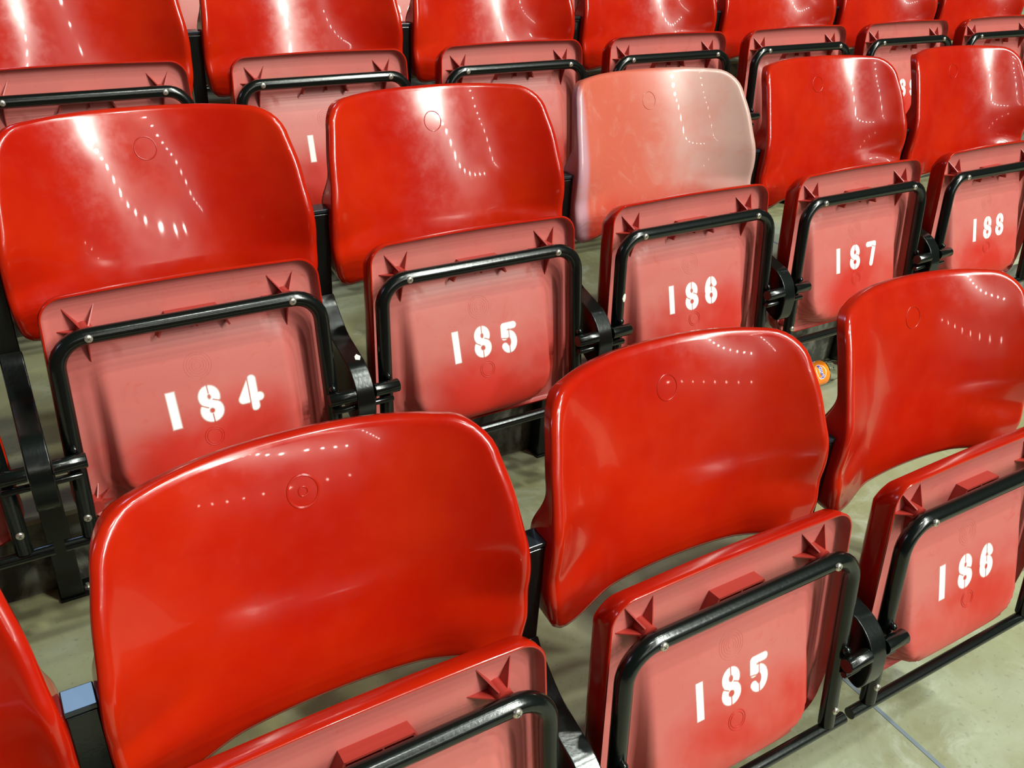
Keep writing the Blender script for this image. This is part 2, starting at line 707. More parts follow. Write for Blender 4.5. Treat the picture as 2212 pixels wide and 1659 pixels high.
NB = 0.048
GP = [(-0.312, 0.002), (-0.300, 0.027), (-0.285, 0.0430), (-0.268, 0.0478), (-0.245, 0.0472), (-0.2, 0.0392), (-0.14, 0.0280), (-0.086, 0.0170), (-0.055, 0.0095), (-0.042, 0.005), (-0.030, 0.0)]


def bowl(x, h):
    g = cinterp(h, GP) if -0.312 < h < -0.03 else 0.0
    g = max(g, 0.0)
    hw, r = 0.158, 0.085
    # inside distance to a rounded outline
    cy = -0.312 + r
    ax = abs(x)
    if h < cy and ax > hw - r:
        d = r - math.hypot(ax - (hw - r), h - cy)
    else:
        d = hw - ax
    if h > -0.075 and ax > hw - 0.045:
        d = min(d, 0.045 - math.hypot(ax - (hw - 0.045), h + 0.075))
    # steep wall, slight step near its foot
    f = 0.80 * sstep(0.0, 0.022, d) + 0.20 * sstep(-0.022, -0.004, d)
    f *= 1.0 - 0.06 * (ax / hw) ** 2
    return g * f


def pan_n(x, h):
    return NB - bowl(x, h)


def pan_outline(n=None):
    """outer outline of the pan in (x, h)"""
    pts = []
    hw_t, hw_b, ht, hb = 0.206, 0.216, 0.058, -0.318
    rt, rb = 0.036, 0.055
    def arc(cx, cy, r, a0, a1, m=10):
        for k in range(m + 1):
            a = math.radians(lerp(a0, a1, k / m))
            pts.append((cx + r * math.cos(a), cy + r * math.sin(a)))
    arc(hw_t - rt, ht - rt, rt, 0, 90)
    for k in range(1, 12):
        pts.append((lerp(hw_t - rt, -(hw_t - rt), k / 12), ht + 0.003 * math.sin(math.pi * k / 12)))
    arc(-(hw_t - rt), ht - rt, rt, 90, 180)
    for k in range(1, 14):
        f = k / 14
        pts.append((-lerp(hw_t, hw_b, f), lerp(ht - rt, hb + rb, f)))
    arc(-(hw_b - rb), hb + rb, rb, 180, 270)
    for k in range(1, 12):
        pts.append((lerp(-(hw_b - rb), hw_b - rb, k / 12), hb))
    arc(hw_b - rb, hb + rb, rb, 270, 360)
    for k in range(1, 14):
        f = k / 14
        pts.append((lerp(hw_b, hw_t, f), lerp(hb + rb, ht - rt, f)))
    return pts


def inset(pts, d):
    n = len(pts)
    out = []
    for k in range(n):
        a, b = pts[(k - 1) % n], pts[(k + 1) % n]
        tx, ty = b[0] - a[0], b[1] - a[1]
        l = math.hypot(tx, ty)
        nx, ny = -ty / l, tx / l      # outline runs counter-clockwise -> left is inside
        out.append((pts[k][0] + nx * d, pts[k][1] + ny * d))
    return out


def build_pan():
    vs, fs, mi = [], [], []
    O = pan_outline()
    n = len(O)
    # rings from the underside base out over the lip to the seat's top side
    def depth_lip(h):
        return 0.031 + 0.012 * sstep(-0.20, -0.30, h)
    rings = []
    def ring(ins, nf, top=0.0):
        P = inset(O, ins) if ins else O
        P = [(x, h - top * sstep(0.0, 0.05, h)) for x, h in P]
        r = []
        for (x, h) in P:
            r.append(len(vs))
            vs.append(T(x, nf(x, h), h))
        rings.append(r)
    ring(0.0095, lambda x, h: NB)
    ring(0.0060, lambda x, h: NB - 0.003)
    ring(0.0045, lambda x, h: NB - 0.008)
    ring(0.0038, lambda x, h: depth_lip(h) + 0.002)
    ring(0.0030, lambda x, h: depth_lip(h))
    ring(0.0010, lambda x, h: depth_lip(h))
    ring(0.0, lambda x, h: depth_lip(h) + 0.0012)
    k_split = 6
    ring(0.0, lambda x, h: 0.0455, 0.0022)
    ring(0.0, lambda x, h: 0.0600, 0.0080)
    ring(0.0016, lambda x, h: 0.0675, 0.0135)
    ring(0.0060, lambda x, h: 0.0725, 0.0170)
    ring(0.014, lambda x, h: 0.0740, 0.0190)
    for q, (r0, r1) in enumerate(zip(rings, rings[1:])):
        for k in range(n):
            k2 = (k + 1) % n
            fs.append((r0[k], r0[k2], r1[k2], r1[k]))
            mi.append(0 if q < 4 else 1)
    # underside: grid clipped to the inner outline, stitched by a fan of rings
    P0 = inset(O, 0.0095)
    m = 34
    prev = rings[0]
    C0 = (0.0, -0.13)
    for q in range(1, m + 1):
        f = 1 - q / m
        f = f
        if q == m:
            ci = len(vs)
            vs.append(T(C0[0], pan_n(*C0), C0[1]))
            for k in range(n):
                fs.append((prev[k], prev[(k + 1) % n], ci))
                mi.append(0)
            break
        r = []
        for (x, h) in P0:
            xx, hh = lerp(C0[0], x, f), lerp(C0[1], h, f)
            r.append(len(vs))
            vs.append(T(xx, pan_n(xx, hh), hh))
        for k in range(n):
            k2 = (k + 1) % n
            fs.append((prev[k], prev[k2], r[k2], r[k]))
            mi.append(0)
        prev = r
    # top side of the seat (faces the backrest): dished to match
    P1 = [(x, h - 0.019 * sstep(0.0, 0.05, h)) for x, h in inset(O, 0.014)]
    prev = rings[-1]
    m = 12
    for q in range(1, m + 1):
        f = 1 - q / m
        if q == m:
            ci = len(vs)
            vs.append(T(C0[0], 0.0740 - bowl(*C0) * 0.95, C0[1]))
            for k in range(n):
                fs.append((prev[k], prev[(k + 1) % n], ci))
                mi.append(1)
            break
        r = []
        for (x, h) in P1:
            xx, hh = lerp(C0[0], x, f), lerp(C0[1], h, f)
            r.append(len(vs))
            vs.append(T(xx, 0.0740 - bowl(xx, hh) * 0.95, hh))
        for k in range(n):
            k2 = (k + 1) % n
            fs.append((prev[k], prev[k2], r[k2], r[k]))
            mi.append(1)
        prev = r
    return mesh('seat_pan', vs, fs, [m_under, m_red], True, mi, 50)


def panel_pt(x, h):
    return T(x, pan_n(x, h), h)


def panel_nrm(x, h):
    e = 5e-4
    a = panel_pt(x + e, h) - panel_pt(x - e, h)
    b = panel_pt(x, h + e) - panel_pt(x, h - e)
    v_ = a.cross(b).normalized()
    return v_ if v_.y < 0 else -v_


def fin_cluster(cx, ch, lower=False):
    """boss with the thin triangular stiffening fins that run out from it"""
    mb = MB()
    mb.disc_lathe(T(cx, NB, ch), T(0, -1, 0), [(0.0115, -0.001), (0.0105, 0.023)], 18)
    tips = [(-0.025, 0.0355), (0.020, 0.036), (-0.038, 0.001), (0.000, -0.056)] if not lower else \
        [(0.026, 0.020), (0.030, -0.004), (0.010, 0.030)]
    hgt = 0.0225 if not lower else 0.016
    for dx, dh in tips:
        l = math.hypot(dx, dh)
        ux, uh = dx / l, dh / l
        px, ph = -uh * 0.0012, ux * 0.0012
        A = []
        for s in (1, -1):
            A.append(T(cx + s * px, NB + 0.001, ch + s * ph))
            A.append(T(cx + dx + s * px * 0.5, pan_n(cx + dx, ch + dh) + 0.001, ch + dh + s * ph * 0.5))
            A.append(T(cx + ux * 0.006 + s * px, NB - hgt, ch + uh * 0.006 + s * ph))
            A.append(T(cx + s * px, NB - hgt, ch + s * ph))
        mb.add(A, [(0, 1, 2, 3), (7, 6, 5, 4), (0, 4, 5, 1), (1, 5, 6, 2), (2, 6, 7, 3), (3, 7, 4, 0)])
    return mb.mesh('stiffening_rib', m_rib, angle=30)


def build_catch():
    """hollow moulded grip at the middle of the front edge"""
    mb = MB()

    def wall(p, q, t, na, nb):
        """a thin wall between two (x, h) points, thickness t towards the right of p->q"""
        dx, dh = q[0] - p[0], q[1] - p[1]
        l = math.hypot(dx, dh)
        ox, oh = dh / l * t, -dx / l * t
        c4 = [p, q, (q[0] + ox, q[1] + oh), (p[0] + ox, p[1] + oh)]
        P = [T(x, na, h) for x, h in c4] + [T(x, nb, h) for x, h in c4]
        mb.add(P, [(0, 1, 2, 3), (7, 6, 5, 4), (0, 4, 5, 1), (1, 5, 6, 2), (2, 6, 7, 3), (3, 7, 4, 0)])
    wall((-0.037, 0.005), (0.041, 0.005), 0.003, NB + 0.001, 0.029)
    wall((-0.054, -0.028), (-0.037, 0.005), 0.003, NB + 0.001, 0.029)
    wall((0.041, 0.005), (0.056, -0.028), 0.003, NB + 0.001, 0.029)
    wall((0.006, -0.024), (0.006, 0.003), 0.002, NB + 0.001, 0.033)
    wall((-0.043, -0.010), (0.045, -0.010), 0.003, NB + 0.001, 0.034)
    return mb.mesh('grip', m_rib, angle=30)


# ------------------------------------------------------------------ tube frame
NC, RT = 0.0125, 0.0122


def build_frame():
    mb = MB()
    xb, xt, rb = 0.2035, 0.1965, 0.045
    path = []
    for k in range(7):
        f = k / 6
        path.append((-lerp(xb, xt, f), NC, lerp(-0.318, -rb, f)))
    for k in range(1, 9):
        a = math.radians(180 - 90 * k / 8)
        path.append((-(xt - rb) + rb * math.cos(a), NC, -rb + rb * math.sin(a)))
    for k in range(1, 10):
        path.append((lerp(-(xt - rb), xt - rb, k / 10), NC, 0.0))
    for k in range(0, 8):
        a = math.radians(90 - 90 * k / 8)
        path.append(((xt - rb) + rb * math.cos(a), NC, -rb + rb * math.sin(a)))
    for k in range(7):
        f = k / 6
        path.append((lerp(xt, xb, f), NC, lerp(-rb, -0.318, f)))
    mb.tube([T(*p) for p in path], RT, 20)
    return mb.mesh('tube_frame', m_blk, angle=60)


def build_crossbar():
    mb = MB()
    mb.tube([T(-0.2425, NC, -0.3265), T(-0.1, NC, -0.3265), T(0.1, NC, -0.3265), T(0.2425, NC, -0.3265)], 0.0094, 16)
    return mb.mesh('crossbar', m_blk, angle=60)


def build_pin(s):
    mb = MB()
    a, b = 0.1870, 0.2320
    mb.tube([T(s * a, -0.0135, -0.1785), T(s * (a + 0.0015), -0.0135, -0.1785), T(s * b, -0.0135, -0.1785)], [0.0103, 0.0115, 0.0115], 20)
    mb.disc_lathe(T(s * 0.200, -0.003, -0.164), T(0, -1, 0.3), [(0.0065, -0.004), (0.0055, 0.001), (0.003, 0.003)], 10)
    return mb.mesh('pivot_pin', m_blk, angle=50)


def build_stop(s):
    mb = MB()
    mb.tube([T(s * 0.1955, -0.006, -0.2045), T(s * 0.197, -0.006, -0.2045), T(s * 0.2330, -0.006, -0.2045)], [0.0048, 0.0058, 0.0058], 14)
    return mb.mesh('stop_pin', m_blk, angle=50)


def build_screw():
    mb = MB()
    mb.disc_lathe(Vector((0, 0, 0)), T(0, -1, 0), [(0.0060, -0.004), (0.0060, 0.0006), (0.0053, 0.0019), (0.0036, 0.0026), (0.0016, 0.0028)], 18)
    for q in range(2):
        a = math.radians(45 + 90 * q)
        dx, dh = math.cos(a) * 0.0028, math.sin(a) * 0.0028
        px, ph = -dh * 0.2, dx * 0.2
        mb.add([T(-dx + px, -0.0030, -dh + ph), T(dx + px, -0.0030, dh + ph), T(dx - px, -0.0030, dh - ph), T(-dx - px, -0.0030, -dh - ph)], [(0, 1, 2, 3)], 1)
    return mb.mesh('screw', [m_steel, m_recess], angle=50)


# ------------------------------------------------------------------ stencilled digits
def seg_d(px, py, a, b):
    ax, ay = a
    bx, by = b
    dx, dy = bx - ax, by - ay
    l = dx * dx + dy * dy
    t = 0 if l == 0 else max(0, min(1, ((px - ax) * dx + (py - ay) * dy) / l))
    return math.hypot(px - ax - t * dx, py - ay - t * dy)


def arcp(cx, cy, rx, ry, a0, a1, n=10):
    return [(cx + rx * math.cos(math.radians(lerp(a0, a1, k / n))), cy + ry * math.sin(math.radians(lerp(a0, a1, k / n)))) for k in range(n + 1)]


# strokes in a box x -0.5..0.5 (scaled by width), y -0.5..0.5 (scaled by height); gaps are thin breaks
SP = arcp(0.02, 0.235, 0.30, 0.175, 25, 250, 12) + arcp(-0.02, -0.235, 0.33, 0.175, 70, -155, 12)
DIG = {
    '1': ([[(0, -0.40), (0, 0.40)]], [], 'square'),
    '8': ([arcp(0.0, 0.205, 0.29, 0.205, 0, 360, 22), arcp(0.0, -0.205, 0.33, 0.205, 0, 360, 22)],
          [((0.0, 0.30), (0.0, 0.56)), ((0.0, -0.30), (0.0, -0.56)), ((0.14, 0.10), (0.52, 0.00)), ((-0.52, 0.03), (-0.14, -0.10))], 'round'),
    '4': ([[(0.16, 0.40), (0.16, -0.40)], [(0.10, 0.33), (-0.36, -0.14), (0.42, -0.14)]], [((-0.03, 0.5), (-0.03, -0.5))], 'round'),
    '5': ([[(0.34, 0.40), (-0.26, 0.40), (-0.28, 0.06)], [(-0.28, 0.05)] + arcp(0.0, -0.135, 0.32, 0.27, 135, -150, 14)],
          [((-0.52, 0.02), (-0.10, -0.02)), ((0.02, -0.25), (0.02, -0.55)), ((0.04, 0.02), (0.04, 0.28))], 'round'),
    '6': ([arcp(0.0, -0.19, 0.31, 0.215, 0, 360, 20), arcp(0.02, 0.0, 0.33, 0.405, 35, 180, 12)],
          [((0.02, 0.28), (0.02, 0.55)), ((0.0, -0.28), (0.0, -0.55)), ((0.02, -0.03), (0.02, 0.12))], 'round'),
    '7': ([[(-0.34, 0.40), (0.34, 0.40), (0.02, -0.42)]], [((0.10, 0.32), (0.44, 0.24))], 'square'),
    '9': ([arcp(0.0, 0.19, 0.31, 0.215, 0, 360, 20), arcp(-0.02, 0.0, 0.33, 0.405, 0, -145, 12)],
          [((0.0, 0.28), (0.0, 0.55)), ((0.0, -0.28), (0.0, -0.55))], 'round'),
    '3': ([arcp(-0.02, 0.19, 0.30, 0.205, 140, -80, 12), arcp(-0.02, -0.19, 0.33, 0.215, 80, -140, 12)], [((0.0, 0.28), (0.0, 0.55)), ((0.0, -0.28), (0.0, -0.55))], 'round'),
    '2': ([arcp(0.0, 0.18, 0.31, 0.215, 160, -30, 12) + [(-0.30, -0.40), (0.32, -0.40)]], [((0.0, 0.28), (0.0, 0.55))], 'round'),
    '0': ([arcp(0.0, 0.0, 0.31, 0.40, 0, 360, 28)], [((0.0, 0.28), (0.0, 0.55)), ((0.0, -0.28), (0.0, -0.55))], 'round'),
}
DW, DH, SW = 0.034, 0.0575, 0.0053


def digit_cover(ch, x, y, soft):
    strokes, gaps, cap = DIG[ch]
    d = 1.0
    for st in strokes:
        P = [(a * DW, b * DH * 0.955) for a, b in st]
        for a, b in zip(P, P[1:]):
            d = min(d, seg_d(x, y, a, b))
    e = d - SW
    if ch == '1':
        e = max(abs(x) - SW, abs(y) - DH * 0.5 + 0.001)
    c = 1 - sstep(-0.0006, soft, e)
    for a, b in gaps:
        g = seg_d(x, y, (a[0] * DW, a[1] * DH), (b[0] * DW, b[1] * DH))
        c *= sstep(0.0003, 0.0018, g)
    return c


def build_digit(ch, cx, chh, soft, rot, fade=1.0):
    step = 0.0011
    verts, faces, cov = [], [], []
    n1, n2 = int(0.050 / step), int(0.074 / step)
    ca, sa = math.cos(rot), math.sin(rot)
    C, ids = {}, {}
    for i in range(n1 + 1):
        for j in range(n2 + 1):
            C[i, j] = digit_cover(ch, -0.025 + i * step, -0.037 + j * step, soft)
    for i in range(n1):
        for j in range(n2):
            q = ((i, j), (i + 1, j), (i + 1, j + 1), (i, j + 1))
            if max(C[k] for k in q) < 0.02:
                continue
            f = []
            for k in q:
                if k not in ids:
                    lx, ly = -0.025 + k[0] * step, -0.037 + k[1] * step
                    X, H = cx + lx * ca - ly * sa, chh + lx * sa + ly * ca
                    ids[k] = len(verts)
                    verts.append(panel_pt(X, H) + panel_nrm(X, H) * 0.0004)
                    cov.append(C[k] * fade)
                f.append(ids[k])
            faces.append(tuple(f))
    me = mesh('painted_digit', verts, faces, m_paint)
    at = me.attributes.new('cover', 'FLOAT', 'POINT')
    at.data.foreach_set('value', cov)
    return me


# ------------------------------------------------------------------ one seat and its copies
PAN_PROTO, BACK_PROTO = build_pan(), build_back()
FRAME, CROSS = build_frame(), build_crossbar()
PIN = {-1: build_pin(-1), 1: build_pin(1)}
STOP = {-1: build_stop(-1), 1: build_stop(1)}
SCREW = build_screw()
RIBS = [fin_cluster(-0.149, 0.0), fin_cluster(0.149, 0.0)]
RIBS_LOW = [fin_cluster(-0.186, -0.283, True)]
CATCH = build_catch()


def fnrm(x, z):
    return -back_nrm(x, z)


BACK_RING = ring_mark(bsurf, fnrm, 0.0025, 0.195, [0.0165], 'mould_mark', m_red, 0.0009)
BACK_RING2 = ring_mark(bsurf, fnrm, 0.0025, 0.195, [0.0175, 0.0165, 0.005], 'mould_mark', m_red, 0.0009)
PAN_RING = ring_mark(panel_pt, panel_nrm, 0.002, -0.2015, [0.0150, 0.0115], 'mould_mark', m_under, 0.0007)
PAN_RINGS = ring_mark(panel_pt, panel_nrm, -0.003, -0.086, [0.021, 0.017, 0.013, 0.009, 0.005], 'mould_mark', m_under, 0.0003)

m_redpale = m_fade


def make_seat():
    root = empty('stadium_seat', (0, 0, 0), 'seat', 'seat')
    b = link('backrest', BACK_PROTO, root)
    sd = b.modifiers.new('shell', 'SOLIDIFY')
    sd.thickness = 0.004
    sd.offset = -1
    link('mould_mark', BACK_RING, b)
    p = link('seat_pan', PAN_PROTO, root)
    for r in RIBS:
        link('stiffening_rib', r, p)
    link('stiffening_rib', RIBS_LOW[0], p)
    link('grip', CATCH, p)
    link('mould_mark', PAN_RING, p)
    link('mould_mark', PAN_RINGS, p)
    f = link('tube_frame', FRAME, root)
    link('crossbar', CROSS, f)
    for s in (-1, 1):
        link('pivot_pin', PIN[s], f)
        link('stop_pin', STOP[s], f)
        for (x, h) in ((0.149, 0.0), (0.2035, -0.283)):
            o = link('screw', SCREW, f, 'bright zinc screw')
            o.location = T(s * x, 0.0002, h)
    return root


def copy_tree(o, parent=None):
    c = o.copy()
    COL.objects.link(c)
    c.parent = parent
    for ch in list(o.children):
        copy_tree(ch, c)
    return c


PROTO = make_seat()
PIV = T(0, -0.0135, -0.1785)


def place_seat(row, col, num, label, pan_tilt=0.0, soft=0.0016, jitter=0, fade=1.0, first=False, special=None):
    dx, dy, dz, rn = ROWS[row]
    root = PROTO if first else copy_tree(PROTO)
    root.location = (dx + col * S, dy, dz)
    root['label'] = label
    root['category'] = 'seat'
    root['group'] = 'tip-up seats in the %s' % rn
    pan = [c for c in root.children if c.name.startswith('seat_pan')][0]
    frm = [c for c in root.children if c.name.startswith('tube_frame')][0]
    back = [c for c in root.children if c.name.startswith('backrest')][0]
    if pan_tilt:
        R = Matrix.Translation(PIV) @ Matrix.Rotation(pan_tilt, 4, 'X') @ Matrix.Translation(-PIV)
        pan.matrix_local = R
        frm.matrix_local = R
    rnd = random.Random(num * 7 + len(row))
    xs, hs, rots = DIGPOS.get((row, num), ([-0.057, -0.0015, 0.0515], [-0.148, -0.148, -0.149], [0, 0, 0]))
    for ch, x_, h_, r_ in zip(str(num), xs, hs, rots):
        link('painted_digit', build_digit(ch, x_, h_, soft, r_, fade), pan, 'white stencilled digit %s' % ch)
    if special:
        special(root, pan, frm, back)
    return root


# centre of each digit in the pan's own plane, read seat by seat
DIGPOS = {
    ('front', 185): ([-0.061, -0.0065, 0.0435], [-0.1467, -0.1458, -0.1468], [0.0, 0.0, 0.0]),
    ('front', 186): ([-0.064, -0.007, 0.048], [-0.151, -0.1507, -0.1504], [0.0, 0.0, 0.0]),
    ('second', 184): ([-0.0515, 0.005, 0.068], [-0.1483, -0.1494, -0.1474], [0.03, 0.05, 0.0]),
    ('second', 185): ([-0.0565, -0.003, 0.0525], [-0.150, -0.1494, -0.1525], [0.02, 0.0, 0.0]),
    ('second', 186): ([-0.056, -0.0025, 0.051], [-0.1525, -0.1533, -0.150], [0.0, 0.0, 0.0]),
    ('second', 187): ([-0.059, -0.0025, 0.053], [-0.1505, -0.1495, -0.149], [0.0, 0.0, 0.0]),
    ('second', 188): ([-0.050, 0.003, 0.055], [-0.151, -0.1508, -0.1497], [0.0, 0.0, 0.0]),
    ('third', 185): ([-0.048, 0.006, 0.060], [-0.1465, -0.150, -0.150], [0.0, 0.0, 0.0]),
}


def sp_bleach(root, pan, frm, back):
    me = back.data.copy()
    me.materials[0] = m_fade
    back.data = me
    back['label'] = 'sun-bleached pink backrest'
    for c in back.children:
        mm = c.data.copy()
        mm.materials[0] = m_fade
        c.data = mm
    # chip in the black enamel of the left leg
    mb = MB()
    mb.disc_lathe(T(-0.193, 0.0015, -0.118), T(0.3, -1, 0), [(0.006, -0.002), (0.0048, 0.0008), (0.002, 0.0014)], 9)
    me = mb.mesh('enamel_chip', m_chip)
    for v_ in me.vertices:
        v_.co.x += random.uniform(-0.001, 0.001)
        v_.co.z += (v_.co.z - T(-0.193, 0.0015, -0.118).z) * 0.7
    link('enamel_chip', me, frm, 'pale chip in the black enamel')


def sp_disc(root, pan, frm, back):
    for c in back.children:
        c.data = BACK_RING2


SEATS = [
    ('front', -2, 183, 'red backrest cut off by the lower left corner, left of the big front backrest', 0, {}),
    ('front', -1, 184, 'biggest red backrest, ringed mark on it, its folded pan cut by the bottom edge', 0, {'special': sp_disc}),
    ('front', 0, 185, 'front-row red seat stencilled 185, whole white number facing us at lower right', 0, {}),
    ('front', 1, 186, 'front-row red seat with blurry stencilled 186, cut by the right edge', 0, {'soft': 0.003}),
    ('second', -2, 183, 'sliver of a folded red pan at the left edge, beside the bracket', 0, {}),
    ('second', -1, 184, 'red seat stencilled 184 with a broad white glare on its backrest', 0, {'soft': 0.0035}),
    ('second', 0, 185, 'middle red seat stencilled 185, glare crossing the round mark on its back', 0, {'soft': 0.0024}),
    ('second', 1, 186, 'seat with the bleached pink backrest, white 186 on its red pan', 0, {'special': sp_bleach, 'soft': 0.0022}),
    ('second', 2, 187, 'red seat stencilled 187, right of the bleached pink backrest', 0, {}),
    ('second', 3, 188, 'red seat stencilled 188, at the right edge behind the front row', 0, {}),
    ('third', -1, 184, 'red seat cropped by the top left corner, leftmost of its row', 0, {}),
    ('third', 0, 185, 'red third-row seat with one worn white stroke showing on its pan', 0, {'fade': 0.8, 'soft': 0.003}),
    ('third', 1, 186, 'red third-row seat showing between the glaring backrest and the bleached one', 0, {}),
    ('third', 2, 187, 'red third-row seat directly behind the bleached pink backrest', 0, {}),
    ('third', 3, 188, 'red third-row seat just right of the bleached backrest, behind seat 187', 0, {}),
    ('third', 4, 189, 'red third-row seat whose white 8 shows between two backrests at right', 0, {}),
    ('third', 5, 190, 'red seat cropped by the top right corner, rightmost of its row', 0, {}),
]
PLACES = ['leftmost', 'second from left', 'third from left', 'middle', 'third from right', 'second from right', 'rightmost']
for k in range(7):
    SEATS.append(('fourth', k, 185 + k, 'pink pan glimpsed between backrests at the top edge, %s of seven' % PLACES[k], 0, {}))

for i, (row, col, num, lab, tilt, kw) in enumerate(SEATS):
    if i == 0:
        continue
    place_seat(row, col, num, lab, tilt, **kw)
row, col, num, lab, tilt, kw = SEATS[0]
place_seat(row, col, num, lab, tilt, first=True, **kw)


# ------------------------------------------------------------------ posts with their hinge brackets
def build_post_meshes():
    up = MB()
    up.box(-0.0145, 0.0145, 0.1365, 0.1660, -0.30, 0.082)
    lo = MB()
    lo.box(-0.0190, 0.0190, 0.1295, 0.1675, FLOOR + 0.006, -0.295)
    cap = MB()
    cap.box(-0.0150, 0.0150, 0.1360, 0.1665, 0.0835, 0.0900)
    br = MB()
    prof = [(0.1370, -0.066), (0.1290, -0.077), (0.079, -0.1135), (0.045, -0.124), (0.016, -0.1315), (-0.004, -0.137), (-0.018, -0.1455), (-0.030, -0.157),
            (-0.039, -0.172), (-0.0445, -0.190), (-0.0455, -0.210), (-0.043, -0.232), (-0.034, -0.246), (-0.016, -0.244), (0.010, -0.232), (0.1370, -0.180)]
    fine = []
    np_ = len(prof)
    for i in range(np_ - 1):
        if 1 <= i <= np_ - 4:
            p0_, p1_, p2_, p3_ = prof[i - 1], prof[i], prof[i + 1], prof[i + 2]
            for q in range(4):
                t = q / 4
                fine.append(tuple(0.5 * ((2 * p1_[a]) + (-p0_[a] + p2_[a]) * t + (2 * p0_[a] - 5 * p1_[a] + 4 * p2_[a] - p3_[a]) * t * t + (-p0_[a] + 3 * p1_[a] - 3 * p2_[a] + p3_[a]) * t ** 3) for a in (0, 1)))
        else:
            fine.append(prof[i])
    fine.append(prof[-1])
    br.prism(fine, -0.0165, 0.0165, 'x')
    ft = MB()
    ft.box(-0.0215, 0.033, 0.126, 0.1695, FLOOR, FLOOR + 0.006)
    bo = MB()
    bo.disc_lathe((0.0262, 0.140, FLOOR + 0.005), (0, 0, 1), [(0.0065, 0), (0.0065, 0.006), (0.005, 0.007)], 6)
    bo.disc_lathe((0.0262, 0.140, FLOOR + 0.011), (0, 0, 1), [(0.0035, 0), (0.0032, 0.006)], 10)
    return {k: v_.mesh(k, m, smooth=(k == 'hinge_bracket'), angle=38) for k, v_, m in (('upright', up, m_blk), ('leg', lo, m_blk), ('cap', cap, m_cap), ('hinge_bracket', br, m_blk), ('foot_plate', ft, m_blk), ('anchor_bolt', bo, m_steel))}


PM = build_post_meshes()


def make_post():
    r = empty('seat_post', (0, 0, 0), 'post', 'post')
    link('upright', PM['upright'], r, bevel=0.002)
    link('leg', PM['leg'], r, bevel=0.002)
    link('cap', PM['cap'], r, bevel=0.0015)
    link('hinge_bracket', PM['hinge_bracket'], r, bevel=0.0022)
    fp = link('foot_plate', PM['foot_plate'], r, bevel=0.001)
    link('anchor_bolt', PM['anchor_bolt'], fp, 'bright steel anchor bolt')
    return r


PP = make_post()
ORD = ['first', 'second', 'third', 'fourth', 'fifth', 'sixth', 'seventh', 'eighth']
POST_LABELS = {
    'front': ['black post with pale blue-lit cap in the lower left corner',
              'black post between the biggest backrest and its right neighbour, front row',
              'black post and bracket right of the front pan stencilled 185',
              'black post at the right edge of the front row, behind the last pan'],
    'second': ['black post with curved bracket and foot on the tread at the left edge',
               'black post whose bracket has a small white chip',
               'black post just left of the bleached pink backrest',
               'black post just right of the bleached pink backrest',
               'black post and bracket left of the pan stencilled 188',
               'black post cut by the right edge behind the seat stencilled 188'],
    'third': ['%s black post from the left in the third row' % o for o in ORD[:7]],
    'fourth': ['%s black post from the left in the fourth row, mostly hidden at the top edge' % o for o in ORD],
}
POSTS = [('front', (-1.5, -0.5, 0.5, 1.5)), ('second', (-1.5, -0.5, 0.5, 1.5, 2.5, 3.5)),
         ('third', (-0.5, 0.5, 1.5, 2.5, 3.5, 4.5, 5.5)), ('fourth', (-0.5, 0.5, 1.5, 2.5, 3.5, 4.5, 5.5, 6.5))]
first = True
for row, cols in POSTS:
    dx, dy, dz, rn = ROWS[row]
    for c_ in cols:
        r = PP if first else copy_tree(PP)
        if first:
            first = False
        r.location = (dx + c_ * S, dy, dz)
        r['label'] = POST_LABELS[row][cols.index(c_)]
        r['category'] = 'post'
        r['group'] = 'black posts of the %s' % rn
        if row == 'second' and c_ == -0.5:
            mb = MB()
            mb.prism([(-0.006, -0.0045), (0.001, -0.0075), (0.0055, 0.001), (0.0005, 0.008), (-0.0048, 0.003)], 0, 0.0008, 'z')
            me = mb.mesh('enamel_chip', m_chip, smooth=False)
            ch_ = link('enamel_chip', me, r, 'small white chip')
            ch_.location = (0.008, 0.012, -0.1325)
            ch_.rotation_euler = (math.atan2(0.0075, 0.029), 0, 0)

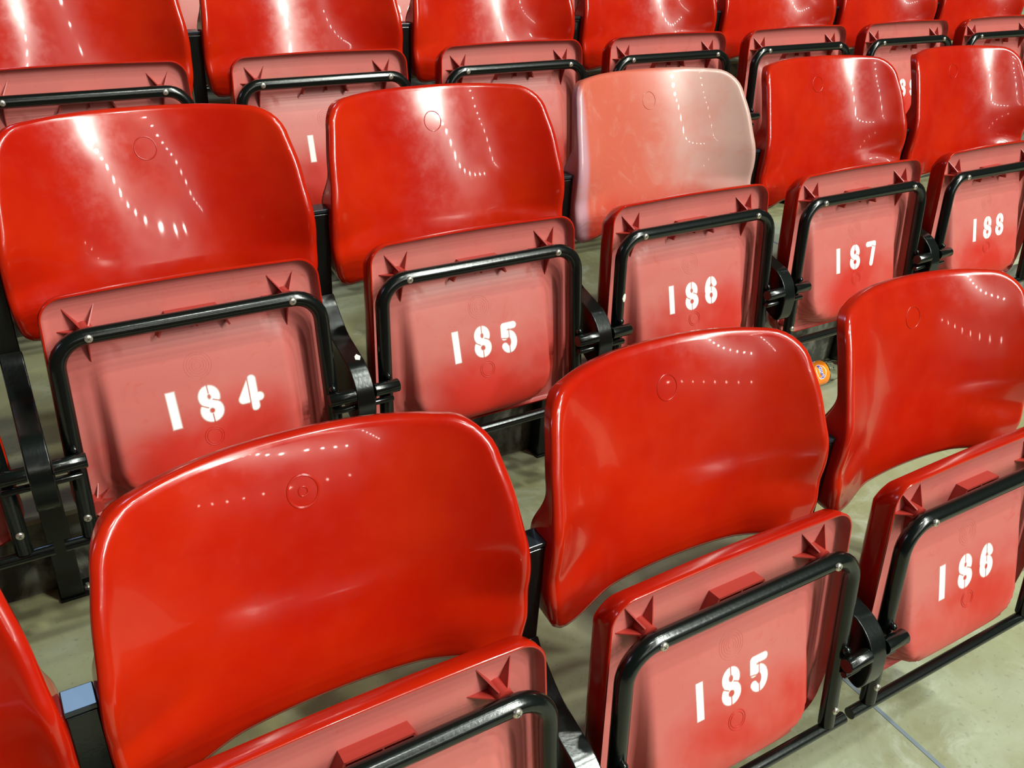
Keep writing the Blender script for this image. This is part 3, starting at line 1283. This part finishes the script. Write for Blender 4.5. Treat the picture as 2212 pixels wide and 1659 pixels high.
# ------------------------------------------------------------------ litter: bottle on the second tread
def build_bottle():
    """axis along +x from the neck (0) to the base"""
    root = empty('drink_bottle', (0, 0, 0), 'empty clear plastic bottle with an orange label lying under seat 187', 'bottle')
    R0 = 0.0325
    prof = [(0.0125, 0.0), (0.0125, 0.018), (0.015, 0.024), (0.024, 0.048), (0.0315, 0.072), (R0, 0.082), (R0, 0.150), (0.0312, 0.153), (R0, 0.158), (0.0312, 0.165), (R0, 0.172), (0.0316, 0.186), (0.029, 0.200)]
    n = 40
    vs, fs = [], []
    for r, x in prof:
        for k in range(n):
            a = 2 * math.pi * k / n
            rr = r
            if x > 0.184:
                rr = r * (1 + 0.05 * math.cos(5 * a))
            if x > 0.150:              # crushed end
                rr *= random.uniform(0.86, 1.02)
            vs.append((x + (random.uniform(-0.0025, 0.0025) if x > 0.150 else 0), rr * math.cos(a), rr * math.sin(a)))
    for k in range(n):       # petaloid foot
        a = 2 * math.pi * k / n
        vs.append((0.2075 + 0.003 * math.cos(5 * a), 0.020 * math.cos(a), 0.020 * math.sin(a)))
    for k in range(n):
        a = 2 * math.pi * k / n
        vs.append((0.199, 0.006 * math.cos(a), 0.006 * math.sin(a)))
    m = len(prof) + 2
    for i in range(m - 1):
        for k in range(n):
            k2 = (k + 1) % n
            fs.append((i * n + k, i * n + k2, (i + 1) * n + k2, (i + 1) * n + k))
    fs.append(tuple((m - 1) * n + k for k in range(n)))
    b = link('bottle_body', mesh('bottle_body', vs, fs, m_pet, True, None, 60), root)
    sd = b.modifiers.new('wall', 'SOLIDIFY')
    sd.thickness = 0.0006
    mb = MB()
    mb.disc_lathe((0, 0, 0), (1, 0, 0), [(0.0140, -0.003), (0.0145, -0.001), (0.0145, 0.011), (0.0135, 0.0115)], 30)
    link('bottle_cap', mb.mesh('bottle_cap', m_label), root)
    # label sleeve
    vs, fs = [], []
    nn = 60
    for i, x in enumerate((0.086, 0.1, 0.115, 0.13, 0.146)):
        for k in range(nn):
            a = 2 * math.pi * k / nn
            vs.append((x, (R0 + 0.0006) * math.cos(a), (R0 + 0.0006) * math.sin(a)))
    for i in range(4):
        for k in range(nn):
            k2 = (k + 1) % nn
            fs.append((i * nn + k, i * nn + k2, (i + 1) * nn + k2, (i + 1) * nn + k))
    lab = link('bottle_label', mesh('bottle_label', vs, fs, m_label), root)
    # round emblem and lettering wrapped on the sleeve (text baseline runs along the wrap)
    def wrap(x, s, lift):
        a = s / R0
        r = R0 + 0.0006 + lift
        return Vector((x, r * math.cos(a), r * math.sin(a)))
    def patch(cx, cs, rx, rs, mat, lift, name):
        vs, fs = [wrap(cx, cs, lift)], []
        n_ = 28
        rr_ = 4
        for q in range(1, rr_ + 1):
            for k in range(n_):
                a = 2 * math.pi * k / n_
                vs.append(wrap(cx + rx * q / rr_ * math.cos(a), cs + rs * q / rr_ * math.sin(a), lift))
        for k in range(n_):
            fs.append((0, 1 + k, 1 + (k + 1) % n_))
        for q in range(rr_ - 1):
            for k in range(n_):
                k2 = (k + 1) % n_
                fs.append((1 + q * n_ + k, 1 + q * n_ + k2, 1 + (q + 1) * n_ + k2, 1 + (q + 1) * n_ + k))
        link(name, mesh(name, vs, fs, mat), lab)
    for cs in (0.0, 0.055, -0.065):
        patch(0.118, cs, 0.0165, 0.021, m_white, 0.0002, 'emblem')
        patch(0.118, cs, 0.0152, 0.0197, m_label, 0.0004, 'emblem')
        fc = bpy.data.curves.new('lettering', 'FONT')
        fc.body = 'Fanta'
        fc.size = 0.017
        fc.align_x = 'CENTER'
        fc.align_y = 'CENTER'
        fc.resolution_u = 3
        fc.offset = 0.0006
        for mat, off, lift in ((m_white, 0.0013, 0.0006), (m_blue, 0.0004, 0.0009)):
            fc.offset = off
            to = bpy.data.objects.new('tmp', fc)
            COL.objects.link(to)
            dg = bpy.context.evaluated_depsgraph_get()
            me = bpy.data.meshes.new_from_object(to.evaluated_get(dg))
            bm = bmesh.new()
            bm.from_mesh(me)
            bmesh.ops.triangulate(bm, faces=bm.faces)
            for _ in range(2):
                bmesh.ops.subdivide_edges(bm, edges=[e for e in bm.edges if e.calc_length() > 0.003], cuts=1)
                bmesh.ops.triangulate(bm, faces=bm.faces)
            for v_ in bm.verts:
                tx, ty = v_.co.x, v_.co.y
                v_.co = wrap(0.118 + ty, cs - tx, lift)
            bm.to_mesh(me)
            bm.free()
            me.materials.clear()
            me.materials.append(mat)
            bpy.data.objects.remove(to)
            link('lettering', me, lab)
    return root


bt = build_bottle()
bt.location = (0.952, 0.090, FLOOR + 0.0335)
bt.rotation_euler = (math.radians(41), 0, math.radians(-2))
bt.location.z = FLOOR + 0.0340
